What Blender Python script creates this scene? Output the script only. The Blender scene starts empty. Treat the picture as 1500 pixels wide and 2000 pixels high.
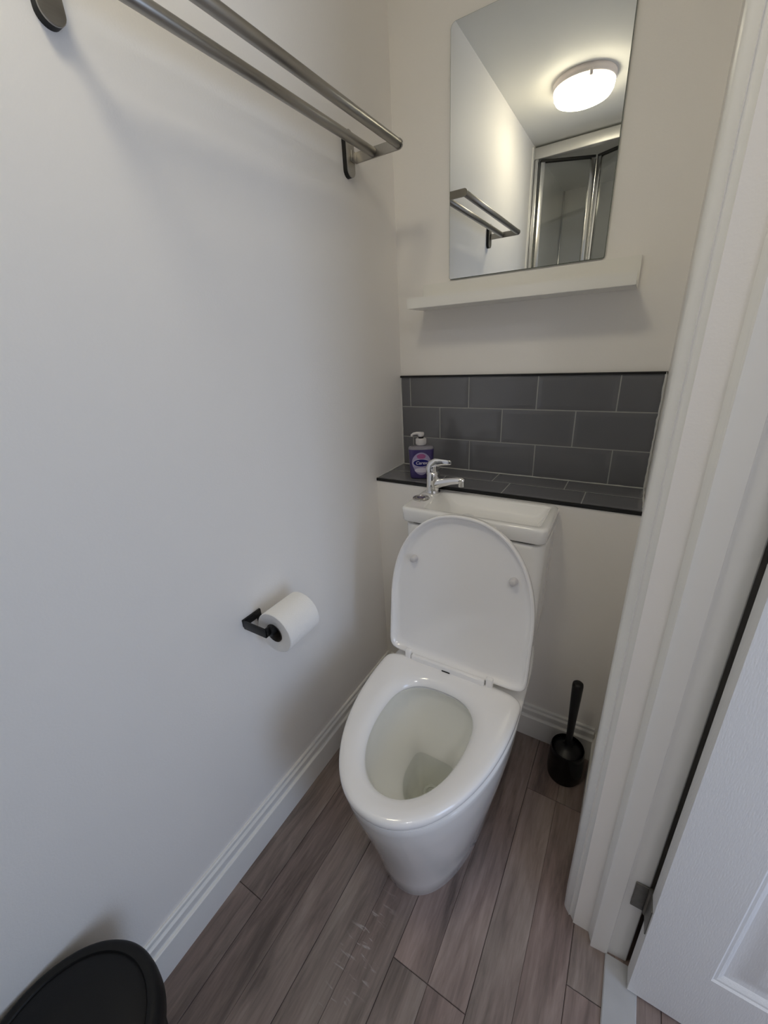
import bpy, bmesh, math, random
from mathutils import Vector, Matrix
random.seed(7)
C = bpy.context.scene.collection
S = bpy.context.scene
PI = math.pi

# ------------------------------------------------------------------ camera
cam = bpy.data.objects.new('camera', bpy.data.cameras.new('camera'))
C.objects.link(cam)
r = Vector((0.8551, 0.5156, -0.0549)).normalized()
f = Vector((-0.4958, 0.7818, -0.3781)).normalized()
u = r.cross(f).normalized()
r = f.cross(u).normalized()
cam.matrix_world = Matrix(((r.x, u.x, -f.x, 0.6852), (r.y, u.y, -f.y, -1.2346),
                           (r.z, u.z, -f.z, 1.2156), (0, 0, 0, 1)))
cam.data.sensor_fit = 'HORIZONTAL'
cam.data.sensor_width = 36.0
cam.data.lens = 790.3 / 1500.0 * 36.0
cam.data.clip_start = 0.02
S.camera = cam

# ------------------------------------------------------------------ light + exposure
S.view_settings.view_transform = 'Standard'
S.view_settings.look = 'None'
S.view_settings.gamma = 1.0
S.view_settings.use_curve_mapping = False
S.view_settings.exposure = 0.08
w = bpy.data.worlds.new('world'); S.world = w; w.use_nodes = True
w.node_tree.nodes['Background'].inputs[0].default_value = (0.62, 0.75, 1.0, 1)
w.node_tree.nodes['Background'].inputs[1].default_value = 0.6
LAMP_STRENGTH = 19.5
LAMP_COLOR = (1.0, 0.90, 0.67, 1)
DAY_POWER = 8.2
dl = bpy.data.lights.new('daylight_assumed', 'AREA')
dl.shape = 'RECTANGLE'; dl.size = 1.30; dl.size_y = 0.50   # size runs up the assumed window, size_y across it
dl.energy = DAY_POWER; dl.color = (0.55, 0.71, 1.0)
dlo = bpy.data.objects.new('daylight_assumed', dl); C.objects.link(dlo)
dlo.location = (2.16, -1.25, 0.95)
dlo.rotation_euler = (0, PI/2, 0)      # assumed unseen source, shines towards -X through the assumed hall window
HALL_POWER = 3.6
hl = bpy.data.lights.new('hall_lamp_standin', 'AREA'); hl.shape = 'DISK'; hl.size = 0.26; hl.energy = HALL_POWER; hl.color = (1.0, 0.97, 0.99)
hlo = bpy.data.objects.new('hall_lamp_standin', hl); C.objects.link(hlo); hlo.location = (1.25, -1.80, 2.13)   # unseen light added as stand-in for a hall ceiling lamp
try:
    S.cycles.max_bounces = 16; S.cycles.diffuse_bounces = 12; S.cycles.glossy_bounces = 6
    S.cycles.transmission_bounces = 10; S.cycles.transparent_max_bounces = 12
    S.cycles.use_denoising = True
    S.cycles.caustics_refractive = False; S.cycles.caustics_reflective = False
    S.cycles.sample_clamp_indirect = 6.0
except Exception: pass

# ------------------------------------------------------------------ materials
def lin(c):
    return tuple(((x/255.0) / 12.92 if x/255.0 <= 0.04045 else ((x/255.0 + 0.055)/1.055)**2.4) for x in c) + (1,)
def mat(name, col, rough=0.5, metal=0.0, bump=0.0, bscale=200.0, var=0.0, vscale=4.0, coat=0.0, trans=0.0,
        ior=1.45, spec=0.5, stretch=None, rvar=0.0, emis=None, estr=0.0):
    m = bpy.data.materials.new(name); m.use_nodes = True
    nt = m.node_tree; b = nt.nodes['Principled BSDF']
    if len(col) == 3: col = tuple(col) + (1,)
    b.inputs['Base Color'].default_value = col
    b.inputs['Roughness'].default_value = rough
    b.inputs['Metallic'].default_value = metal
    b.inputs['IOR'].default_value = ior
    b.inputs['Specular IOR Level'].default_value = spec
    b.inputs['Coat Weight'].default_value = coat
    b.inputs['Transmission Weight'].default_value = trans
    if emis:
        b.inputs['Emission Color'].default_value = emis; b.inputs['Emission Strength'].default_value = estr
    tc = nt.nodes.new('ShaderNodeTexCoord')
    vec = tc.outputs['Object']
    if stretch:
        mp = nt.nodes.new('ShaderNodeMapping'); mp.inputs['Scale'].default_value = stretch
        nt.links.new(vec, mp.inputs['Vector']); vec = mp.outputs['Vector']
    if var > 0:
        n = nt.nodes.new('ShaderNodeTexNoise'); n.inputs['Scale'].default_value = vscale; n.inputs['Detail'].default_value = 5
        nt.links.new(vec, n.inputs['Vector'])
        mx = nt.nodes.new('ShaderNodeMix'); mx.data_type = 'RGBA'
        mx.inputs[6].default_value = tuple(c*(1-var) for c in col[:3]) + (1,)
        mx.inputs[7].default_value = tuple(min(1, c*(1+var)) for c in col[:3]) + (1,)
        nt.links.new(n.outputs['Fac'], mx.inputs[0]); nt.links.new(mx.outputs[2], b.inputs['Base Color'])
        if rvar > 0:
            mr = nt.nodes.new('ShaderNodeMapRange'); mr.inputs[3].default_value = rough - rvar; mr.inputs[4].default_value = rough + rvar
            nt.links.new(n.outputs['Fac'], mr.inputs[0]); nt.links.new(mr.outputs[0], b.inputs['Roughness'])
    if bump > 0:
        n2 = nt.nodes.new('ShaderNodeTexNoise'); n2.inputs['Scale'].default_value = bscale; n2.inputs['Detail'].default_value = 4
        nt.links.new(vec, n2.inputs['Vector'])
        bp = nt.nodes.new('ShaderNodeBump'); bp.inputs['Strength'].default_value = bump; bp.inputs['Distance'].default_value = 0.001
        nt.links.new(n2.outputs['Fac'], bp.inputs['Height']); nt.links.new(bp.outputs['Normal'], b.inputs['Normal'])
    return m

M_wall = mat('wall_paint', (0.89, 0.868, 0.84), 0.62, bump=0.25, bscale=260, var=0.012, vscale=6)
M_ceil = mat('ceiling_paint', (0.87, 0.865, 0.83), 0.75, bump=0.2, bscale=300, var=0.01)
M_gloss = mat('gloss_white_paint', (0.84, 0.835, 0.815), 0.32, bump=0.35, bscale=45, var=0.015, vscale=20)
M_door = mat('door_paint', (0.78, 0.78, 0.78), 0.42, bump=0.5, bscale=90, var=0.015, vscale=12, stretch=(6, 6, 1))
M_cer = mat('white_ceramic', (0.87, 0.865, 0.85), 0.10, coat=0.5, var=0.006)
M_cer_in = mat('bowl_ceramic', (0.86, 0.86, 0.82), 0.16, coat=0.4, var=0.01)
M_seat = mat('white_seat_plastic', (0.89, 0.88, 0.875), 0.15, coat=0.5, var=0.006)
M_tile = mat('charcoal_tile', (0.146, 0.148, 0.160), 0.16, coat=0.3, var=0.10, vscale=7, rvar=0.04, bump=0.05, bscale=12)
M_grout = mat('grey_grout', (0.34, 0.34, 0.33), 0.85, bump=0.6, bscale=500, var=0.15, vscale=60)
M_trim = mat('black_trim', (0.006, 0.006, 0.006), 0.3, var=0.05)
M_caulk = mat('white_caulk', (0.66, 0.66, 0.64), 0.5, bump=0.8, bscale=120, var=0.05)
M_chrome = mat('chrome', (0.86, 0.86, 0.87), 0.05, metal=1.0, var=0.01)
M_chromer = mat('worn_chrome', (0.62, 0.60, 0.57), 0.14, metal=1.0, var=0.15, vscale=90, bump=0.3, bscale=60)
M_steel = mat('brushed_steel', (0.36, 0.345, 0.32), 0.34, metal=1.0, var=0.10, vscale=30, stretch=(20, 1, 20), rvar=0.05)
M_black = mat('black_plastic', (0.004, 0.004, 0.0045), 0.40, var=0.1, vscale=30)
M_blackg = mat('black_gloss_plastic', (0.003, 0.003, 0.003), 0.22, spec=0.3, var=0.05)
M_bin = mat('black_bin_plastic', (0.0065, 0.0065, 0.007), 0.50, spec=0.35, var=0.06, vscale=15, bump=0.2, bscale=400)
M_paper = mat('tissue_paper', (0.90, 0.89, 0.87), 0.95, bump=0.7, bscale=350, var=0.02, vscale=40)
M_card = mat('cardboard_core', (0.07, 0.06, 0.05), 0.9, var=0.1, vscale=50, bump=0.3)
M_alu = mat('polished_aluminium', (0.74, 0.74, 0.73), 0.20, metal=1.0, var=0.03, vscale=20)
M_satin = mat('satin_aluminium', (0.66, 0.655, 0.64), 0.36, metal=0.55, var=0.03, vscale=12)
M_seal = mat('black_rubber', (0.008, 0.008, 0.008), 0.6, var=0.05)
M_mir = mat('mirror_silver', (0.79, 0.80, 0.78), 0.0, metal=1.0, var=0.002, vscale=1)
M_mirback = mat('mirror_edge', (0.16, 0.19, 0.16), 0.35, var=0.1, vscale=40)
M_shelf = mat('white_shelf_lacquer', (0.86, 0.85, 0.81), 0.38, var=0.01, bump=0.1)
M_panel = mat('grey_shower_panel', (0.88, 0.88, 0.87), 0.25, var=0.06, vscale=5)
M_purple = mat('purple_soap', (0.065, 0.048, 0.165), 0.14, trans=0.10, var=0.12, vscale=30)
M_clear = mat('clear_plastic', (0.55, 0.53, 0.62), 0.1, trans=0.6, var=0.05)
M_pump = mat('white_pump_plastic', (0.62, 0.60, 0.60), 0.3, var=0.02, bump=0.1)
M_lab = mat('label_pale', (0.36, 0.32, 0.50), 0.4, var=0.12, vscale=120)
M_labb = mat('label_navy', (0.008, 0.008, 0.14), 0.35, var=0.1, vscale=80)
M_labr = mat('label_pink', (0.36, 0.10, 0.26), 0.4, var=0.15, vscale=150)
M_labw = mat('label_white', (0.66, 0.62, 0.74), 0.4, var=0.02)
M_hinge = mat('old_steel_hinge', (0.20, 0.195, 0.18), 0.45, metal=0.8, var=0.25, vscale=90, bump=0.4, bscale=250)
M_lampbase = mat('lamp_base_white', (0.72, 0.66, 0.66), 0.4, var=0.01)
M_thresh = mat('threshold_paint', (0.45, 0.455, 0.465), 0.45, var=0.10, vscale=25, bump=0.4, bscale=80)
M_sub = mat('dark_joint', (0.02, 0.017, 0.015), 0.9, var=0.1)

# translucent lamp diffuser: the lamp itself gives off the light
M_diff = mat('lit_diffuser', (0.9, 0.9, 0.88), 0.3, var=0.005, emis=LAMP_COLOR, estr=LAMP_STRENGTH)

# water
def glass_mat(name='shower_glass', col=(0.96, 0.97, 0.97, 1), ior=1.5, ro=0.03):
    m = bpy.data.materials.new(name); m.use_nodes = True; nt = m.node_tree
    for n in list(nt.nodes): nt.nodes.remove(n)
    o = nt.nodes.new('ShaderNodeOutputMaterial'); mx = nt.nodes.new('ShaderNodeMixShader')
    t = nt.nodes.new('ShaderNodeBsdfTransparent'); t.inputs[0].default_value = col
    g = nt.nodes.new('ShaderNodeBsdfGlossy'); g.inputs['Roughness'].default_value = ro
    fr = nt.nodes.new('ShaderNodeFresnel'); fr.inputs[0].default_value = ior
    nt.links.new(fr.outputs[0], mx.inputs[0]); nt.links.new(t.outputs[0], mx.inputs[1]); nt.links.new(g.outputs[0], mx.inputs[2])
    nt.links.new(mx.outputs[0], o.inputs[0]); return m
M_glass = glass_mat()
M_water = glass_mat('water', (0.86, 0.87, 0.87, 1), 1.33, 0.01)

def floor_mat():
    m = bpy.data.materials.new('grey_brown_wood_planks'); m.use_nodes = True; nt = m.node_tree; b = nt.nodes['Principled BSDF']
    L = nt.links.new
    at = nt.nodes.new('ShaderNodeAttribute'); at.attribute_name = 'plank'; at.attribute_type = 'GEOMETRY'
    tc = nt.nodes.new('ShaderNodeTexCoord')
    sep = nt.nodes.new('ShaderNodeSeparateColor'); L(at.outputs['Color'], sep.inputs[0])
    off = nt.nodes.new('ShaderNodeVectorMath'); off.operation = 'MULTIPLY'; off.inputs[1].default_value = (37.0, 91.0, 53.0)
    L(at.outputs['Color'], off.inputs[0])
    add = nt.nodes.new('ShaderNodeVectorMath'); add.operation = 'ADD'; L(tc.outputs['Object'], add.inputs[0]); L(off.outputs[0], add.inputs[1])
    def noise(scale, sx, sy, det, rough=0.6, dist=0.0):
        mp = nt.nodes.new('ShaderNodeMapping'); mp.inputs['Scale'].default_value = (sx, sy, 1); L(add.outputs[0], mp.inputs[0])
        n = nt.nodes.new('ShaderNodeTexNoise'); n.inputs['Scale'].default_value = scale; n.inputs['Detail'].default_value = det
        n.inputs['Roughness'].default_value = rough; n.inputs['Distortion'].default_value = dist; L(mp.outputs[0], n.inputs[0]); return n
    big = noise(3.2, 3.2, 0.62, 3, 0.55, 0.7)
    fine = noise(60, 4.0, 0.25, 6, 0.7, 0.3)
    mid = noise(14, 3.0, 0.35, 5, 0.65, 0.6)
    def mth(op, a, bb):
        n = nt.nodes.new('ShaderNodeMath'); n.operation = op
        for i, v in enumerate((a, bb)):
            if isinstance(v, (int, float)): n.inputs[i].default_value = v
            else: L(v, n.inputs[i])
        return n.outputs[0]
    s = mth('ADD', mth('MULTIPLY', big.outputs['Fac'], 0.90), mth('MULTIPLY', mid.outputs['Fac'], 0.80))
    s = mth('SUBTRACT', s, 0.215)
    s = mth('ADD', s, mth('MULTIPLY', fine.outputs['Fac'], 0.30))
    s = mth('ADD', s, mth('MULTIPLY', sep.outputs[0], 0.15))
    cr = nt.nodes.new('ShaderNodeValToRGB'); L(s, cr.inputs[0])
    s2 = mth('SUBTRACT', s, 0.37); L(s2, cr.inputs[0])
    e = cr.color_ramp.elements
    e[0].position = 0.16; e[0].color = (0.095, 0.074, 0.066, 1)
    e[1].position = 0.90; e[1].color = (0.47, 0.385, 0.35, 1)
    k = e.new(0.40); k.color = (0.215, 0.170, 0.154, 1)
    k = e.new(0.62); k.color = (0.32, 0.260, 0.236, 1)
    # slow drift between warmer and greyer brown
    hue = noise(2.2, 2.5, 0.8, 2)
    mx = nt.nodes.new('ShaderNodeMix'); mx.data_type = 'RGBA'; mx.blend_type = 'MULTIPLY'; mx.inputs[0].default_value = 1.0
    cr2 = nt.nodes.new('ShaderNodeValToRGB'); L(hue.outputs['Fac'], cr2.inputs[0])
    cr2.color_ramp.elements[0].position = 0.35; cr2.color_ramp.elements[0].color = (1.0, 0.93, 0.92, 1)
    cr2.color_ramp.elements[1].position = 0.65; cr2.color_ramp.elements[1].color = (0.95, 0.965, 0.94, 1)
    L(cr.outputs[0], mx.inputs[6]); L(cr2.outputs[0], mx.inputs[7])
    # pale scuff scratches worn into one plank in front of the toilet
    smp = nt.nodes.new('ShaderNodeMapping'); smp.inputs['Rotation'].default_value = (0, 0, 0.35); smp.inputs['Scale'].default_value = (18, 95, 1)
    L(tc.outputs['Object'], smp.inputs[0])
    sn = nt.nodes.new('ShaderNodeTexNoise'); sn.inputs['Scale'].default_value = 1.0; sn.inputs['Detail'].default_value = 5; sn.inputs['Distortion'].default_value = 1.2
    L(smp.outputs[0], sn.inputs[0])
    sm = nt.nodes.new('ShaderNodeMapRange'); sm.inputs[1].default_value = 0.575; sm.inputs[2].default_value = 0.68; L(sn.outputs['Fac'], sm.inputs[0])
    ds = nt.nodes.new('ShaderNodeVectorMath'); ds.operation = 'SUBTRACT'; ds.inputs[1].default_value = (0.352, -0.915, 0); L(tc.outputs['Object'], ds.inputs[0])
    dm = nt.nodes.new('ShaderNodeVectorMath'); dm.operation = 'MULTIPLY'; dm.inputs[1].default_value = (1/0.052, 1/0.15, 0); L(ds.outputs[0], dm.inputs[0])
    dn = nt.nodes.new('ShaderNodeVectorMath'); dn.operation = 'LENGTH'; L(dm.outputs[0], dn.inputs[0])
    dr = nt.nodes.new('ShaderNodeMapRange'); dr.inputs[1].default_value = 1.0; dr.inputs[2].default_value = 0.3; L(dn.outputs['Value'], dr.inputs[0])
    sc = mth('MULTIPLY', mth('MULTIPLY', sm.outputs[0], dr.outputs[0]), 0.85)
    mx2 = nt.nodes.new('ShaderNodeMix'); mx2.data_type = 'RGBA'; L(sc, mx2.inputs[0]); L(mx.outputs[2], mx2.inputs[6]); mx2.inputs[7].default_value = (0.48, 0.45, 0.43, 1)
    L(mx2.outputs[2], b.inputs['Base Color'])
    b.inputs['Roughness'].default_value = 0.42
    bp = nt.nodes.new('ShaderNodeBump'); bp.inputs['Strength'].default_value = 0.25; bp.inputs['Distance'].default_value = 0.0006
    L(fine.outputs['Fac'], bp.inputs['Height']); L(bp.outputs[0], b.inputs['Normal'])
    return m
M_floor = floor_mat()

# ------------------------------------------------------------------ mesh helpers
def link(name, bm, m, parent=None, smooth=35, **props):
    me = bpy.data.meshes.new(name)
    bmesh.ops.recalc_face_normals(bm, faces=bm.faces)
    bm.to_mesh(me); bm.free()
    if m is not None:
        for mm in (m if isinstance(m, (list, tuple)) else [m]): me.materials.append(mm)
    if smooth:
        for p in me.polygons: p.use_smooth = True
        me.set_sharp_from_angle(angle=math.radians(smooth))
    o = bpy.data.objects.new(name, me); C.objects.link(o)
    if parent is not None:
        o.parent = parent
        o.matrix_parent_inverse = Matrix.Identity(4)
        off = parent.location.copy(); p = parent.parent
        while p is not None: off += p.location; p = p.parent
        if off.length > 0: me.transform(Matrix.Translation(-off))
    for k, v in props.items(): o[k] = v
    return o
def struct(name, bm, m, **kw):
    return link(name, bm, m, kind='structure', **kw)
def root(name, loc, label, cat, **kw):
    o = bpy.data.objects.new(name, None); C.objects.link(o); o.location = loc
    o.empty_display_size = 0.05
    o['label'] = label; o['category'] = cat
    for k, v in kw.items(): o[k] = v
    return o
def box(bm, x0, y0, z0, x1, y1, z1, bev=0.0, seg=2, mi=0):
    x0, x1 = min(x0, x1), max(x0, x1); y0, y1 = min(y0, y1), max(y0, y1); z0, z1 = min(z0, z1), max(z0, z1)
    t = bmesh.new(); bmesh.ops.create_cube(t, size=1.0)
    for v in t.verts: v.co = Vector(((x0+x1)/2 + v.co.x*(x1-x0), (y0+y1)/2 + v.co.y*(y1-y0), (z0+z1)/2 + v.co.z*(z1-z0)))
    if bev > 0: bmesh.ops.bevel(t, geom=list(t.edges), offset=bev, segments=seg, profile=0.5, affect='EDGES')
    merge(bm, t, mi=mi)
def merge(bm, t, mtx=None, mi=0):
    mp = {}
    for v in t.verts: mp[v] = bm.verts.new(mtx @ v.co if mtx else v.co)
    for fc in t.faces:
        try:
            nf = bm.faces.new([mp[v] for v in fc.verts]); nf.material_index = mi if mi else fc.material_index
        except ValueError: pass
    t.free()
def loft(bm, loops, cap0=True, cap1=True, closed=True, mi=0):
    rows = [[bm.verts.new(p) for p in lp] for lp in loops]
    n = len(rows[0])
    for a, b_ in zip(rows, rows[1:]):
        for i in range(n if closed else n-1):
            j = (i+1) % n
            fc = bm.faces.new((a[i], a[j], b_[j], b_[i])); fc.material_index = mi
    if cap0: bm.faces.new(rows[0][::-1]).material_index = mi
    if cap1: bm.faces.new(rows[-1]).material_index = mi
def extrude_profile(bm, pts, vec, mi=0):
    """pts: list of 3-D points (closed outline), swept along vec"""
    vec = Vector(vec)
    loft(bm, [[Vector(p) for p in pts], [Vector(p)+vec for p in pts]], mi=mi)
def lathe(bm, prof, c=(0, 0, 0), n=48, axis='z', cap0=False, cap1=False, mi=0):
    c = Vector(c); loops = []
    for (rr, h) in prof:
        rr = max(rr, 1e-5); lp = []
        for i in range(n):
            a = 2*PI*i/n
            if axis == 'z': p = Vector((rr*math.cos(a), rr*math.sin(a), h))
            elif axis == 'y': p = Vector((rr*math.cos(a), h, rr*math.sin(a)))
            else: p = Vector((h, rr*math.cos(a), rr*math.sin(a)))
            lp.append(c+p)
        loops.append(lp)
    loft(bm, loops, cap0, cap1, mi=mi)
def cyl(bm, p0, p1, r0, r1=None, n=24, mi=0):
    tube(bm, [p0, p1], [r0, r1 if r1 is not None else r0], n=n, mi=mi)
def tube(bm, pts, rad, n=20, mi=0, flat=None):
    pts = [Vector(p) for p in pts]
    if isinstance(rad, (int, float)): rad = [rad]*len(pts)
    loops = []; prev = None
    for i, p in enumerate(pts):
        if i == 0: t = pts[1]-pts[0]
        elif i == len(pts)-1: t = pts[-1]-pts[-2]
        else: t = (pts[i+1]-pts[i]).normalized() + (pts[i]-pts[i-1]).normalized()
        t.normalize()
        if prev is None:
            a = Vector((0, 0, 1)) if abs(t.z) < 0.9 else Vector((0, 1, 0))
            s = t.cross(a).normalized()
        else:
            s = (prev - t*prev.dot(t)).normalized()
        prev = s; q = t.cross(s).normalized()
        fl = 1.0 if flat is None else flat[i]
        loops.append([p + s*rad[i]*math.cos(2*PI*k/n) + q*rad[i]*fl*math.sin(2*PI*k/n) for k in range(n)])
    loft(bm, loops, mi=mi)
def rrect(x0, y0, x1, y1, rad, z, n=6):
    pts = []
    for cx, cy, a0 in ((x1-rad, y1-rad, 0), (x0+rad, y1-rad, 90), (x0+rad, y0+rad, 180), (x1-rad, y0+rad, 270)):
        for k in range(n+1):
            a = math.radians(a0 + 90.0*k/n)
            pts.append(Vector((cx+rad*math.cos(a), cy+rad*math.sin(a), z)))
    return pts
def rect_prism(name, m, *a, bev=0.0, parent=None, **kw):
    bm = bmesh.new(); box(bm, *a, bev=bev); return link(name, bm, m, parent, **kw)

# ------------------------------------------------------------------ dimensions
ZC = 2.166          # ceiling
XR = 0.737          # right wall face
YD = -0.186         # front of the boxed-in lower back wall
ZL = 0.8246         # tiled ledge
ZT = 1.1215         # top of splashback
YB = -2.45          # back of shower

# ------------------------------------------------------------------ structure
def quad_wall(name, m, *boxes, **kw):
    bm = bmesh.new()
    for b_ in boxes: box(bm, *b_)
    return struct(name, bm, m, smooth=0, **kw)

# floor planks (grain runs towards the back wall)
bm = bmesh.new()
lay = bm.loops.layers.color.new('plank')
def plank(x0, y0, x1, y1, tone):
    g = 0.0004; b_ = 0.0008
    t = [(x0+g, y0+g), (x1-g, y0+g), (x1-g, y1-g), (x0+g, y1-g)]
    top = [bm.verts.new((x+(b_ if i in (0, 3) else -b_), y+(b_ if i in (0, 1) else -b_), 0)) for i, (x, y) in enumerate(t)]
    low = [bm.verts.new((x, y, -0.0012)) for x, y in t]
    fs = [bm.faces.new(top)]
    for i in range(4): fs.append(bm.faces.new((low[i], low[(i+1) % 4], top[(i+1) % 4], top[i])))
    for fc in fs:
        for lp in fc.loops: lp[lay] = tone
def strip(xa, xb, joints):
    ys = [-2.6] + sorted(joints) + [0.3]
    for a, b_ in zip(ys, ys[1:]):
        c1 = random.random()
        for q in range(2):
            xm = (xa+xb)/2
            x0, x1 = (xa, xm) if q == 0 else (xm, xb)
            tone = (max(0, min(1, c1*0.8 + random.random()*0.2)), random.random(), random.random(), 1)
            # the strip inside one plank is printed, not cut: only its tone changes
            plank(x0 + (0.0 if q == 0 else -0.0007), a, x1, b_, tone)
P0 = 0.092
strip(-0.07, P0, [-2.153, -0.953])
strip(P0, P0+0.162, [-1.53, -0.33])
strip(P0+0.162, P0+0.324, [-1.85, -0.05])
strip(P0+0.324, P0+0.486, [-2.078, -0.8786])
strip(P0+0.486, P0+0.648, [-1.575, -0.375])
strip(P0+0.648, P0+0.810, [-1.938, -0.738])
for i in range(8):
    strip(P0+0.162*(5+i), P0+0.162*(6+i), [-1.3-0.31*((i*3) % 4), -0.1-0.31*((i*3) % 4)])
box(bm, -0.05, -2.6, -0.03, 2.2, 0.3, -0.0014, mi=1)
struct('floor', bm, [M_floor, M_sub], smooth=0)

quad_wall('ceiling', M_ceil, (-0.05, -2.6, ZC, 2.2, 0.12, ZC+0.05))
quad_wall('wall_left', M_wall, (-0.06, -2.6, 0, 0, 0.12, ZC))
# back wall: upper part plus the boxed-in lower part that carries the ledge
quad_wall('wall_back', M_wall, (0, 0.002, 0, XR+0.13, 0.08, ZC))
quad_wall('wall_boxing', M_wall, (0, YD, 0, XR, 0.0015, ZL-0.0062))
# right wall with the doorway
quad_wall('wall_right', M_wall, (XR, -0.630, 0, 0.8400, 0.002, ZC), (XR, -1.45, 2.02, XR+0.115, -0.640, ZC),
          (XR, -2.6, 0, XR+0.115, -1.45, ZC))
quad_wall('wall_rear', M_panel, (0, YB-0.05, 0, XR, YB, ZC))
# grey shower linings
quad_wall('wall_shower_left', M_panel, (0, YB, 0, 0.010, -1.66, ZC))
quad_wall('wall_shower_right', M_panel, (XR-0.010, YB, 0, XR, -1.66, ZC))
quad_wall('ceiling_shower', M_panel, (0.010, YB, ZC-0.012, XR-0.010, -1.66, ZC))
bm = bmesh.new()
for x in (0.17, 0.36, 0.55): box(bm, x-0.004, YB, 0.1, x+0.004, YB+0.005, ZC-0.012, 0.001)
box(bm, 0.010, YB, 0.1, 0.022, YB+0.012, ZC-0.012, 0.002); box(bm, XR-0.022, YB, 0.1, XR-0.010, YB+0.012, ZC-0.012, 0.002)
struct('trim_1', bm, M_alu)

# unseen hall assumed beyond the doorway, its assumed window added to let light in
wy0, wy1, wz0, wz1 = -1.56, -0.94, 0.25, 1.65
quad_wall('wall_hall', M_wall, (2.05, -2.6, 0, 2.12, wy0, ZC), (2.05, wy1, 0, 2.12, 0.30, ZC),
          (2.05, wy0, 0, 2.12, wy1, wz0), (2.05, wy0, wz1, 2.12, wy1, ZC))
quad_wall('wall_hall_front', M_wall, (XR+0.115, -2.6, 0, 2.05, -2.55, ZC))
quad_wall('wall_hall_light_block', M_wall, (0.8400, -0.50, 0, 2.05, -0.45, ZC), (1.55, -0.645, 0, 2.05, -0.50, ZC))  # unseen; set close and jogged to keep the pocket behind the door dark
bm = bmesh.new()
for a in ((2.06, wy0, wz0, 2.10, wy0+0.04, wz1), (2.06, wy1-0.04, wz0, 2.10, wy1, wz1), (2.06, wy0, wz0, 2.10, wy1, wz0+0.04),
          (2.06, wy0, wz1-0.04, 2.10, wy1, wz1)): box(bm, *a, bev=0.003)
struct('window_assumed', bm, M_gloss)  # unseen window, assumed; frames the opening made for the area light

# ------------------------------------------------------------------ skirting boards
SK = [(0, 0.1225), (0.0035, 0.1228), (0.0062, 0.1200), (0.0066, 0.1135), (0.0052, 0.1115), (0.0052, 0.1098), (0.0072, 0.1085),
      (0.0100, 0.1045), (0.0105, 0.0990), (0.0088, 0.0900), (0.0080, 0.0840), (0.0092, 0.0815), (0.0130, 0.0805),
      (0.0152, 0.0785), (0.0155, 0.0755), (0.0155, 0.0), (0, 0)]
bm = bmesh.new(); extrude_profile(bm, [(d, -2.0*0-1.575, z) for d, z in SK], (0, 1.575+YD, 0)); struct('baseboard_left', bm, M_gloss, smooth=25)
bm = bmesh.new(); extrude_profile(bm, [(0.0155, YD-d, z) for d, z in SK], (XR-0.0155-0.014, 0, 0)); struct('baseboard_back', bm, M_gloss, smooth=25)
bm = bmesh.new(); extrude_profile(bm, [(XR-d, YD, z) for d, z in SK], (0, -0.60-YD, 0)); struct('baseboard_right', bm, M_gloss, smooth=25)

# ------------------------------------------------------------------ door lining and architrave (far side of doorway)
prof = [(XR+0.01, -0.560), (0.7165, -0.560), (0.7155, -0.563), (0.7155, -0.6035), (0.7165, -0.6080), (0.7200, -0.6122),
        (0.7265, -0.6188), (0.7275, -0.6210), (0.7285, -0.6190), (0.7310, -0.6195), (0.7350, -0.6245), (0.7372, -0.6268), (0.7380, -0.6250),
        (0.7400, -0.6205), (0.7460, -0.6170), (0.7530, -0.6165), (0.7600, -0.6195), (0.7660, -0.6260), (0.7700, -0.6335), (0.7718, -0.6395),
        (0.7732, -0.6420), (0.7742, -0.6440), (0.7742, -0.6520),
        (0.7760, -0.6525), (0.8050, -0.6500), (0.8062, -0.6490), (0.8062, -0.6450), (0.8390, -0.6425), (0.8405, -0.6415), (0.8405, -0.630),
        (0.8405, -0.600), (XR+0.02, -0.600)]
bm = bmesh.new(); extrude_profile(bm, [(x, y, 0.0) for x, y in prof], (0, 0, 2.06)); struct('trim_2', bm, M_gloss, smooth=28)
# head and near side of the lining, behind the camera
bm = bmesh.new(); box(bm, XR-0.018, -1.50, 2.02, 0.775, -0.645, 2.085, 0.004); box(bm, 0.7755, -1.42, 2.0, 0.8405, -0.652, 2.02)
struct('trim_3', bm, M_gloss)
bm = bmesh.new(); box(bm, XR-0.018, -1.49, 0, 0.775, -1.42, 2.02, 0.004); box(bm, 0.7755, -1.45, 0, 0.8405, -1.42, 2.0)
struct('trim_4', bm, M_gloss)
# threshold strip
bm = bmesh.new(); extrude_profile(bm, [(0.8030, -1.42, 0), (0.8030, -1.42, 0.003), (0.8050, -1.42, 0.0045), (0.8590, -1.42, 0.0045), (0.8610, -1.42, 0.003), (0.8610, -1.42, 0)], (0, 0.77, 0))
struct('trim_5', bm, M_thresh)

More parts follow.
